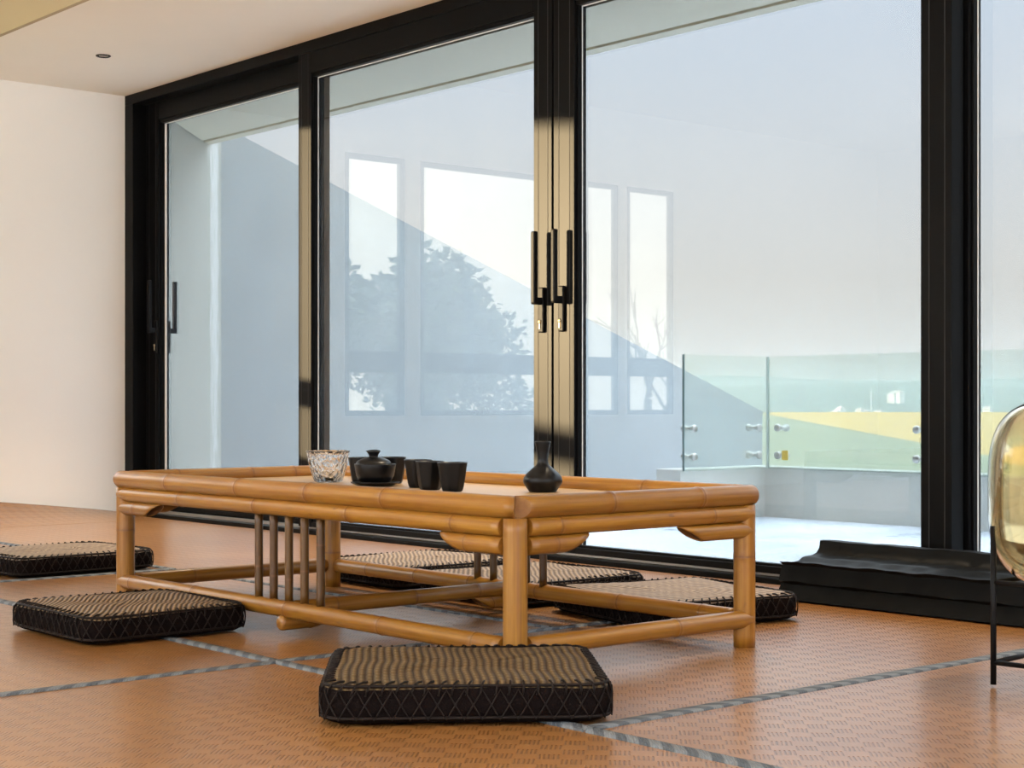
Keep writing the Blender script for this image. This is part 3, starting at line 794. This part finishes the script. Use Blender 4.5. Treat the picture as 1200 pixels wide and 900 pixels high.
# woven bamboo top panel inside the rails
s = NT('split_bamboo_panel'); v = s.obj()
sp_ = s.n('ShaderNodeSeparateXYZ', ins={0: v})
fr_ = s.math('FRACT', s.math('DIVIDE', s.math('ADD', sp_.outputs[1], 5.0), .022))
line = s.ramp(fr_, [(.0, (0, 0, 0)), (.06, (1, 1, 1)), (.94, (1, 1, 1)), (1.0, (0, 0, 0))])
nz = s.noise(s.n('ShaderNodeMapping', ins={'Vector': v, 'Scale': (3, 90, 1)}).outputs[0], 1, 4)
c = s.mix(nz, (.42, .26, .11), (.54, .36, .18)); c = s.mix(line, (.30, .15, .06), c)
s.bsdf(Base_Color=c, Roughness=.38, Coat_Weight=.3, Coat_Roughness=.3, Normal=s.bump(line, .3, .002)); M['panel'] = s.m
boxes('top_panel', [(-hx + .0, hx - .0, -hy + .0, hy - .0, .380, .394)], M['panel'], T)

# ------------------------------------------------------------------ cushions
def cushion_mesh(w, dpt, h, seed):
    R = random.Random(seed)
    bm = bmesh.new(); n = 15
    rc = .055
    def outline(ins):
        W, D, r = w / 2 - ins, dpt / 2 - ins, max(rc - ins, .012)
        pts = []
        for (cx, cy, a0) in ((W - r, D - r, 0), (-W + r, D - r, PI / 2), (-W + r, -D + r, PI), (W - r, -D + r, 1.5 * PI)):
            for k in range(7): a = a0 + PI / 2 * k / 6; pts.append((cx + r * math.cos(a), cy + r * math.sin(a)))
            nx = {0: (-W + r, D), 1: (-W, -D + r), 2: (W - r, -D), 3: (W, D - r)}
        # subdivide the straight runs
        out = []
        for i in range(len(pts)):
            p, q = pts[i], pts[(i + 1) % len(pts)]
            L = math.dist(p, q); m = max(1, int(L / .03))
            for k in range(m): t = k / m; out.append((p[0] + (q[0] - p[0]) * t, p[1] + (q[1] - p[1]) * t))
        return out
    base = outline(0); N = len(base)
    def inset(ins):
        out = []
        for (x, y) in base: out.append((x * (1 - 2 * ins / w), y * (1 - 2 * ins / dpt)))
        return out
    prof = [(.012, 0, 1), (.003, .006, 1), (-.002, .02, 1), (-.004, h * .5, 1), (-.002, h - .020, 1), (.002, h - .009, 1), (.008, h - .002, 0), (.02, h + .001, 0), (.05, h + .003, 0), (.10, h + .004, 0), (.16, h + .003, 0), (.21, h + .002, 0)]
    rings = []
    for ins, z, mi in prof:
        ring = []
        for j, (x, y) in enumerate(inset(ins)):
            wob = .0022 * math.sin(j * .35 + seed) + R.uniform(-.0008, .0008) if mi == 1 or ins > .005 else 0
            ring.append(bm.verts.new((x, y, z + (wob if z > .01 else 0))))
        rings.append(ring)
    for a, b, pr in zip(rings, rings[1:], prof[1:]):
        for k in range(N):
            f = bm.faces.new((a[k], a[(k + 1) % N], b[(k + 1) % N], b[k])); f.material_index = pr[2]
    f = bm.faces.new(rings[-1]); f.material_index = 0
    f = bm.faces.new(rings[0][::-1]); f.material_index = 1
    bmesh.ops.recalc_face_normals(bm, faces=bm.faces)
    # split into top and side
    me_top = bmesh.new(); me_side = bm.copy()
    bmesh.ops.delete(me_side, geom=[f for f in me_side.faces if f.material_index == 0], context='FACES')
    top = bm
    bmesh.ops.delete(top, geom=[f for f in top.faces if f.material_index == 1], context='FACES')
    me_top.free()
    for b in (top, me_side):
        for f in b.faces: f.material_index = 0
    # lacing zig-zag round the side plus whip stitches over the top edge
    lb = bmesh.new()
    per = [0]; 
    for k in range(N): per.append(per[-1] + math.dist(base[k], base[(k + 1) % N]))
    P = per[-1]
    def at(sv, ins, z):
        sv %= P
        for k in range(N):
            if per[k + 1] >= sv:
                t = (sv - per[k]) / (per[k + 1] - per[k]); p, q = base[k], base[(k + 1) % N]
                x, y = p[0] + (q[0] - p[0]) * t, p[1] + (q[1] - p[1]) * t
                return Vector((x * (1 - 2 * ins / w), y * (1 - 2 * ins / dpt), z))
    m = int(P / .034); m -= m % 2
    for ph in (0, 1):
        pts = []
        for k in range(m * 4):
            t = k / 4.0; tri = abs(((t + ph) % 2) - 1)
            bulge = -.0055 - .0015 * math.sin(PI * tri)
            pts.append(at(t / m * P, bulge, .008 + (h - .018) * tri))
        tube_path(lb, pts, .0017, 5, True)
    for k in range(int(P / .028)):
        s0 = k * .028 + R.uniform(-.003, .003)
        tube_path(lb, [at(s0, -.004, h - .022), at(s0 + .003, -.003, h - .010), at(s0 + .006, .004, h + .0005), at(s0 + .010, .014, h + .0035), at(s0 + .013, .022, h + .003)], .0026, 5)
    for z, ins in ((.012, -.003), (h - .003, .003)):
        tube_path(lb, [at(P * k / 120, ins, z) for k in range(120)], .0035, 6, True)
    bmesh.ops.recalc_face_normals(lb, faces=lb.faces)
    return top, me_side, lb
def cushion(cx, cy, w, dpt, rz, label, seed, wrot=0.0, h=.073, z=0.006, weave=None):
    e = tag(empty('floor_cushion', (cx, cy, z), rz), label, 'cushion', 'woven cane floor cushions')
    a, b, c = cushion_mesh(w, dpt, h, seed)
    from_bm('woven_top', a, weave or M['weave'], e, smooth=True)
    from_bm('side_band', b, M['side'], e, smooth=True)
    from_bm('lacing', c, M['lace'], e, smooth=True)
    return e
M['weave_b'] = mat_weave('brown_cane_weave_ribbed', (.33, .22, .11), (.035, .02, .012), .0135, math.radians(-54), .06)
M['weave_a'] = mat_weave('brown_cane_weave_close', (.165, .108, .045), (.035, .02, .011), .0165, 0, .04)
M['weave_c'] = mat_weave('pale_cane_weave', (.36, .27, .19), (.09, .06, .04), .016, math.radians(-54), .04)  # paler and greyer cane than on the near cushions
M['weave_d'] = mat_weave('pale_cane_weave_straight', (.36, .27, .19), (.09, .06, .04), .022, 0, .03)
ang = math.atan2(.449, .346)
cushion(-2.736, 2.217, .58, .52, ang, 'dark brown cane cushion nearest the viewer, before the near table leg', 1, weave=M['weave_a'], h=.078)
cushion(-4.245, 2.212, .50, .49, 0.0, 'brown ribbed cane cushion in front of the table, left part tucked by the lower rail', 2, weave=M['weave_b'])
cushion(-5.985, 2.815, .50, .575, .06, 'brown cane cushion at the far left, before the white wall', 3, weave=M['weave_d'])
cushion(-4.77, 3.66, .50, .56, -.01, 'pale cane cushion behind the table, left of the pair by the door sill', 4, weave=M['weave_c'])
cushion(-4.13, 3.64, .54, .56, -.04, 'pale cane cushion behind the table, middle of the back row', 5, weave=M['weave_c'])
cushion(-3.455, 3.62, .55, .55, math.radians(-12.6), 'pale cane cushion at the right end of the back row, beside the black bundle', 6, weave=M['weave_d'])

# ------------------------------------------------------------------ tea things on the table
ZP = .394
bottle = lathe('sake_bottle', [(0, 0), (.037, 0), (.0395, .002), (.048, .014), (.0545, .024), (.0565, .031), (.0545, .041), (.047, .052), (.036, .062), (.026, .070), (.0185, .077), (.0152, .085), (.0146, .093), (.0165, .110), (.0200, .130), (.0232, .1415), (.0230, .1435), (.020, .1435), (.0150, .115), (.0125, .096), (0, .092)], M['black_ceramic'], None, (-3.47, 3.10, ZP), 56)
tag(bottle, 'black round bellied bottle with a flared neck on the table', 'bottle')
def cup(loc, rz, label, s=1.0):
    """tapering cup with eight flat facets, softened"""
    bm = bmesh.new(); seg = 48; rings = []
    prof = [(.0, 0, 0), (.024, 0, .3), (.0275, .003, .6), (.0305, .014, 1), (.0345, .040, 1), (.038, .066, .8), (.0405, .081, .15), (.0405, .083, 0), (.0385, .0835, 0), (.0365, .078, 0), (.031, .04, 0), (.025, .010, 0), (0, .008, 0)]
    for r, z, fct in prof:
        if r == 0: rings.append([bm.verts.new((0, 0, z))]); continue
        ring = []
        for i in range(seg):
            a = 2 * PI * i / seg; k = (a + PI / 8) % (PI / 4) - PI / 8
            fac = math.cos(PI / 8) / math.cos(k) * 1.035
            rr = r * (1 + fct * (fac - 1)); ring.append(bm.verts.new((1.08 * s * rr * math.cos(a), 1.08 * s * rr * math.sin(a), s * z)))
        rings.append(ring)
    for a, b in zip(rings, rings[1:]):
        for i in range(seg):
            j = (i + 1) % seg
            if len(a) == 1: bm.faces.new((a[0], b[j], b[i]))
            elif len(b) == 1: bm.faces.new((a[i], a[j], b[0]))
            else: bm.faces.new((a[i], a[j], b[j], b[i]))
    bmesh.ops.recalc_face_normals(bm, faces=bm.faces)
    o = from_bm('tea_cup', bm, M['black_ceramic'], None, loc, smooth=True); o.rotation_euler = (0, 0, rz)
    for e in o.data.edges: pass
    return tag(o, label, 'cup', 'black faceted tea cups')
def at_(px, py, z):      # written out as plain numbers below
    pass
cup((-3.651, 2.916, ZP), .2, 'black faceted tea cup, right one of the row of three')
cup((-3.768, 2.927, ZP), .5, 'black faceted tea cup, middle one of the row of three')
cup((-3.900, 2.985, ZP), .1, 'black faceted tea cup, left one of the row of three, next to the lidded bowl')
cup((-4.197, 2.990, ZP), .3, 'black tea cup mostly hidden behind the lidded bowl, beside the glass bowl')
cup((-4.155, 3.078, ZP), .0, 'black tea cup showing past the right side of the lidded bowl')
gw = tag(empty('lidded_tea_bowl', (-4.057, 2.939, ZP)), 'black lidded tea bowl on a saucer, lid knob tilted', 'lidded bowl')
lathe('saucer', [(0, 0), (.052, 0), (.058, .003), (.074, .010), (.0755, .013), (.073, .0135), (.056, .007), (0, .006)], M['black_ceramic'], gw)
lathe('bowl', [(0, .007), (.040, .007), (.043, .012), (.051, .018), (.0575, .032), (.061, .050), (.0635, .066), (.063, .068), (.060, .0675), (.056, .05), (.045, .022), (0, .018)], M['black_ceramic'], gw, (0, 0, 0))
lid = lathe('lid', [(0, -.004), (.050, -.004), (.0535, .000), (.053, .003), (.049, .008), (.038, .0135), (.024, .018), (.0145, .0205), (.0145, .026), (.0175, .032), (.0215, .037), (.0222, .039), (.0195, .040), (.012, .037), (0, .036)], M['black_ceramic'], gw, (-.004, -.003, .0685))
lid.rotation_euler = (math.radians(4), math.radians(5), 0)
gb = lathe('glass_bowl', [(0, 0), (.038, 0), (.045, .004), (.050, .016), (.056, .035), (.063, .062), (.0685, .088), (.0705, .098), (.0700, .101), (.0672, .101), (.0645, .088), (.0585, .062), (.051, .036), (.044, .018), (.036, .011), (0, .010)], M['cut_glass'], None, (-4.362, 2.975, ZP), 64)
tag(gb, 'clear hammered glass bowl on the table, left of the black tea ware', 'glass bowl')

# ------------------------------------------------------------------ black vinyl bundle along the sill
prof = [(4.165, .0), (4.186, .050), (4.176, .058), (4.187, .112), (4.178, .1225), (4.196, .119), (4.24, .116), (4.268, .119), (4.284, .129), (4.30, .1315), (4.335, .1315), (4.358, .138), (4.372, .156), (4.376, .179), (4.395, .182), (4.44, .172), (4.445, .0)]
bm = bmesh.new(); rows = []
R = random.Random(11)
x0, x1 = -3.52, -1.25; NX = 110
ph2 = [R.uniform(0, 6.28) for _ in range(40)]
for i in range(NX + 1):
    x = x0 + (x1 - x0) * i / NX; row = []
    for k, (y, z) in enumerate(prof):
        amp = .0024 if 2 <= k <= 12 else .0015
        if z == 0: amp = 0
        wy = amp * (math.sin(x * 31 + ph2[k]) * .5 + math.sin(x * 67 + ph2[k + 15]) * .5 + .6 * math.sin(x * 13 + ph2[k // 3]))
        wz = amp * (math.sin(x * 26 + ph2[k + 20]) * .6 + .4 * math.sin(x * 59 + ph2[k + 5]))
        ends = 0
        xx = x + (.05 * (y - 4.16) / .1 * (1 if i == 0 else 0) if i == 0 else 0)
        row.append(bm.verts.new((xx, y + wy, max(0, z + (wz if z > .02 else 0)))))
    rows.append(row)
n = len(prof)
for a, b in zip(rows, rows[1:]):
    for k in range(n - 1): bm.faces.new((a[k], a[k + 1], b[k + 1], b[k]))
    bm.faces.new((a[n - 1], a[0], b[0], b[n - 1]))
bm.faces.new(rows[0]); bm.faces.new(rows[-1]); bmesh.ops.recalc_face_normals(bm, faces=bm.faces)
o = from_bm('vinyl_bundle', bm, M['vinyl'], smooth=True)
o.modifiers.new('Edge', 'EDGE_SPLIT').split_angle = math.radians(38)
o.location.z = .006
tag(o, 'long black ridged vinyl bundle lying on the mats along the door sill', 'folded vinyl cover')

# ------------------------------------------------------------------ amber glass lamp on a wire stand
lx, ly = -1.975, 3.405
L = tag(empty('floor_lamp', (lx, ly, .006)), 'amber glass floor lamp on a thin black wire stand at the right edge', 'lamp')
prof = []
Rg, Hg, zc = .205, .218, .435
N = 40
for i in range(N + 1):
    a = -PI / 2 + PI * i / N
    ca, sa = math.cos(a), math.sin(a)
    e = .62
    prof.append((Rg * (abs(ca) ** e if ca > 1e-6 else 0), zc + Hg * math.copysign(abs(sa) ** e, sa)))
prof = [(r, z) for r, z in prof]
op = [p for p in prof if not (p[1] > zc and p[0] < .09)]
ob = [(0, prof[0][1])] + op[1:]
inner = [(max(0, r - .005) if r > .02 else 0, zc + (z - zc) * .976) for r, z in ob]
lathe('glass_shade', ob + inner[::-1], M['amber'], L, seg=72)
lathe('lamp_base', [(0, zc - Hg * .97), (.07, zc - Hg * .97), (.075, zc - Hg * .96), (.075, zc - Hg * .90), (.02, zc - Hg * .88), (.014, zc - .05), (0, zc - .05)], M['lamp_wire'], L)
lathe('bulb', [(0, zc - .055), (.016, zc - .05), (.018, zc - .02), (.035, zc + .02), (.04, zc + .045), (.033, zc + .072), (.015, zc + .085), (0, zc + .088)], M['white_paint'], L)
hl = .20 / math.sqrt(1)
ca_, sa_ = .652, .758
legs = []
for (u, v) in ((-1, 0), (0, 1), (1, 0), (0, -1)):
    px, py = hl * (u * ca_ - v * sa_), hl * (u * sa_ + v * ca_); legs.append((px, py))
    tube('leg', [(px, py, 0), (px, py, .36)], .0068, M['lamp_wire'], L, 12)
for zz in (.05, .232):
    for k in range(4):
        a, b = legs[k], legs[(k + 1) % 4]
        tube('cross_bar', [(a[0], a[1], zz), (b[0], b[1], zz)], .0058, M['lamp_wire'], L, 10)

DL = (60, 72, 45, 24)
# ------------------------------------------------------------------ recessed downlight
dl = tag(empty('ceiling_downlight', (-7.88, 3.96, ZC)), 'small round recessed downlight in the ceiling near the corner', 'ceiling light')
lathe('trim_ring', [(.026, .004), (.026, -.004), (.034, -.006), (.039, -.003), (.039, .0)], M['lamp_wire'], dl, seg=32)
lathe('lens', [(0, -.001), (.012, -.001), (.026, .001), (.026, .003)], M['lens'], dl, seg=24)

for i, x in enumerate((-7.88, -5.88, -3.88, -1.88)):
    if i:  # three more out of view, added to brighten the floor and room
        q = tag(empty('ceiling_downlight', (x, 3.96, ZC)), ['', 'unseen downlight added to light the back cushions', 'unseen downlight added to light the right cushion', 'unseen downlight added above the amber lamp to brighten the floor'][i], 'ceiling light')
        for ch in dl.children:
            c = ch.copy(); COL.objects.link(c); c.parent = q
    sp = bpy.data.lights.new('downlight_lamp', 'SPOT'); sp.energy = DL[i]; sp.spot_size = math.radians(56 if i == 0 else 82); sp.spot_blend = 1.0
    sp.color = (1, .80, .56); sp.shadow_soft_size = .03
    so = bpy.data.objects.new('downlight_lamp', sp); COL.objects.link(so); so.location = (x, 3.96, ZC - .015)

# ------------------------------------------------------------------ light: sky, sun
SUN = Vector((-1, -1.152, .12)).normalized()         # direction towards the sun
w = bpy.data.worlds.new('sky'); SC.world = w; w.use_nodes = True
t = w.node_tree; t.nodes.clear()
class WN(NT):
    def __init__(s): s.t = t; s.out = t.nodes.new('ShaderNodeOutputWorld')
s = WN()
tc = s.n('ShaderNodeTexCoord')
g = tc.outputs['Generated']
sep = s.n('ShaderNodeSeparateXYZ', ins={0: g})
zel = s.math('MAXIMUM', sep.outputs[2], 0.0)
base = s.ramp(zel, [(.0, (.45, .435, .415)), (.08, (.45, .445, .44)), (.235, (.405, .455, .535)), (.45, (1.6, 1.74, 1.92)), (1.0, (1.9, 2.13, 2.45))])
cl = s.noise(s.n('ShaderNodeMapping', ins={'Vector': g, 'Scale': (3, 3, 9)}).outputs[0], 1, 4)
base = s.mix(s.math('MULTIPLY', s.ramp(cl, [(.4, (0, 0, 0)), (.75, (1, 1, 1))]), .15), base, s.mix(zel, (.43, .42, .42), (.9, .9, .9)))
dt = s.n('ShaderNodeVectorMath', operation='DOT_PRODUCT', ins={0: g, 1: tuple(SUN)}).outputs['Value']
glow = s.math('POWER', s.math('MAXIMUM', s.math('MULTIPLY_ADD', dt, .5, .5), 0.0), 7.0)
col = s.mix(1.0, base, s.mix(glow, (0, 0, 0), (.8, .72, .54)), 'ADD')
bg = s.n('ShaderNodeBackground', ins={'Color': col, 'Strength': 1.0})
s.set(s.out, 'Surface', bg.outputs[0])
sl = bpy.data.lights.new('sun', 'SUN'); sl.energy = 3.3; sl.angle = math.radians(.8); sl.color = (1, .74, .42)
so = bpy.data.objects.new('sun', sl); COL.objects.link(so)
so.rotation_euler = (-SUN).to_track_quat('-Z', 'Y').to_euler()

# ------------------------------------------------------------------ camera
cam = bpy.data.cameras.new('camera'); co = bpy.data.objects.new('camera', cam); COL.objects.link(co)
cam.sensor_width = 36; cam.lens = 36 * 1918 / 1200
cam.shift_y = (475 - 450) / 1200
cam.clip_end = 20000; cam.clip_start = .05
co.location = (0, 0, .64)
co.rotation_euler = Vector((-.758, .652, 0)).to_track_quat('-Z', 'Y').to_euler()
SC.camera = co

vs = SC.view_settings
vs.view_transform = 'Standard'; vs.look = 'None'; vs.gamma = 1; vs.use_curve_mapping = False
vs.exposure = 2.4
SC.cycles.use_denoising = True; SC.cycles.denoising_prefilter = 'ACCURATE'
SC.cycles.max_bounces = 12; SC.cycles.transparent_max_bounces = 16; SC.cycles.diffuse_bounces = 6; SC.cycles.volume_bounces = 3
SC.cycles.caustics_reflective = False; SC.cycles.caustics_refractive = False
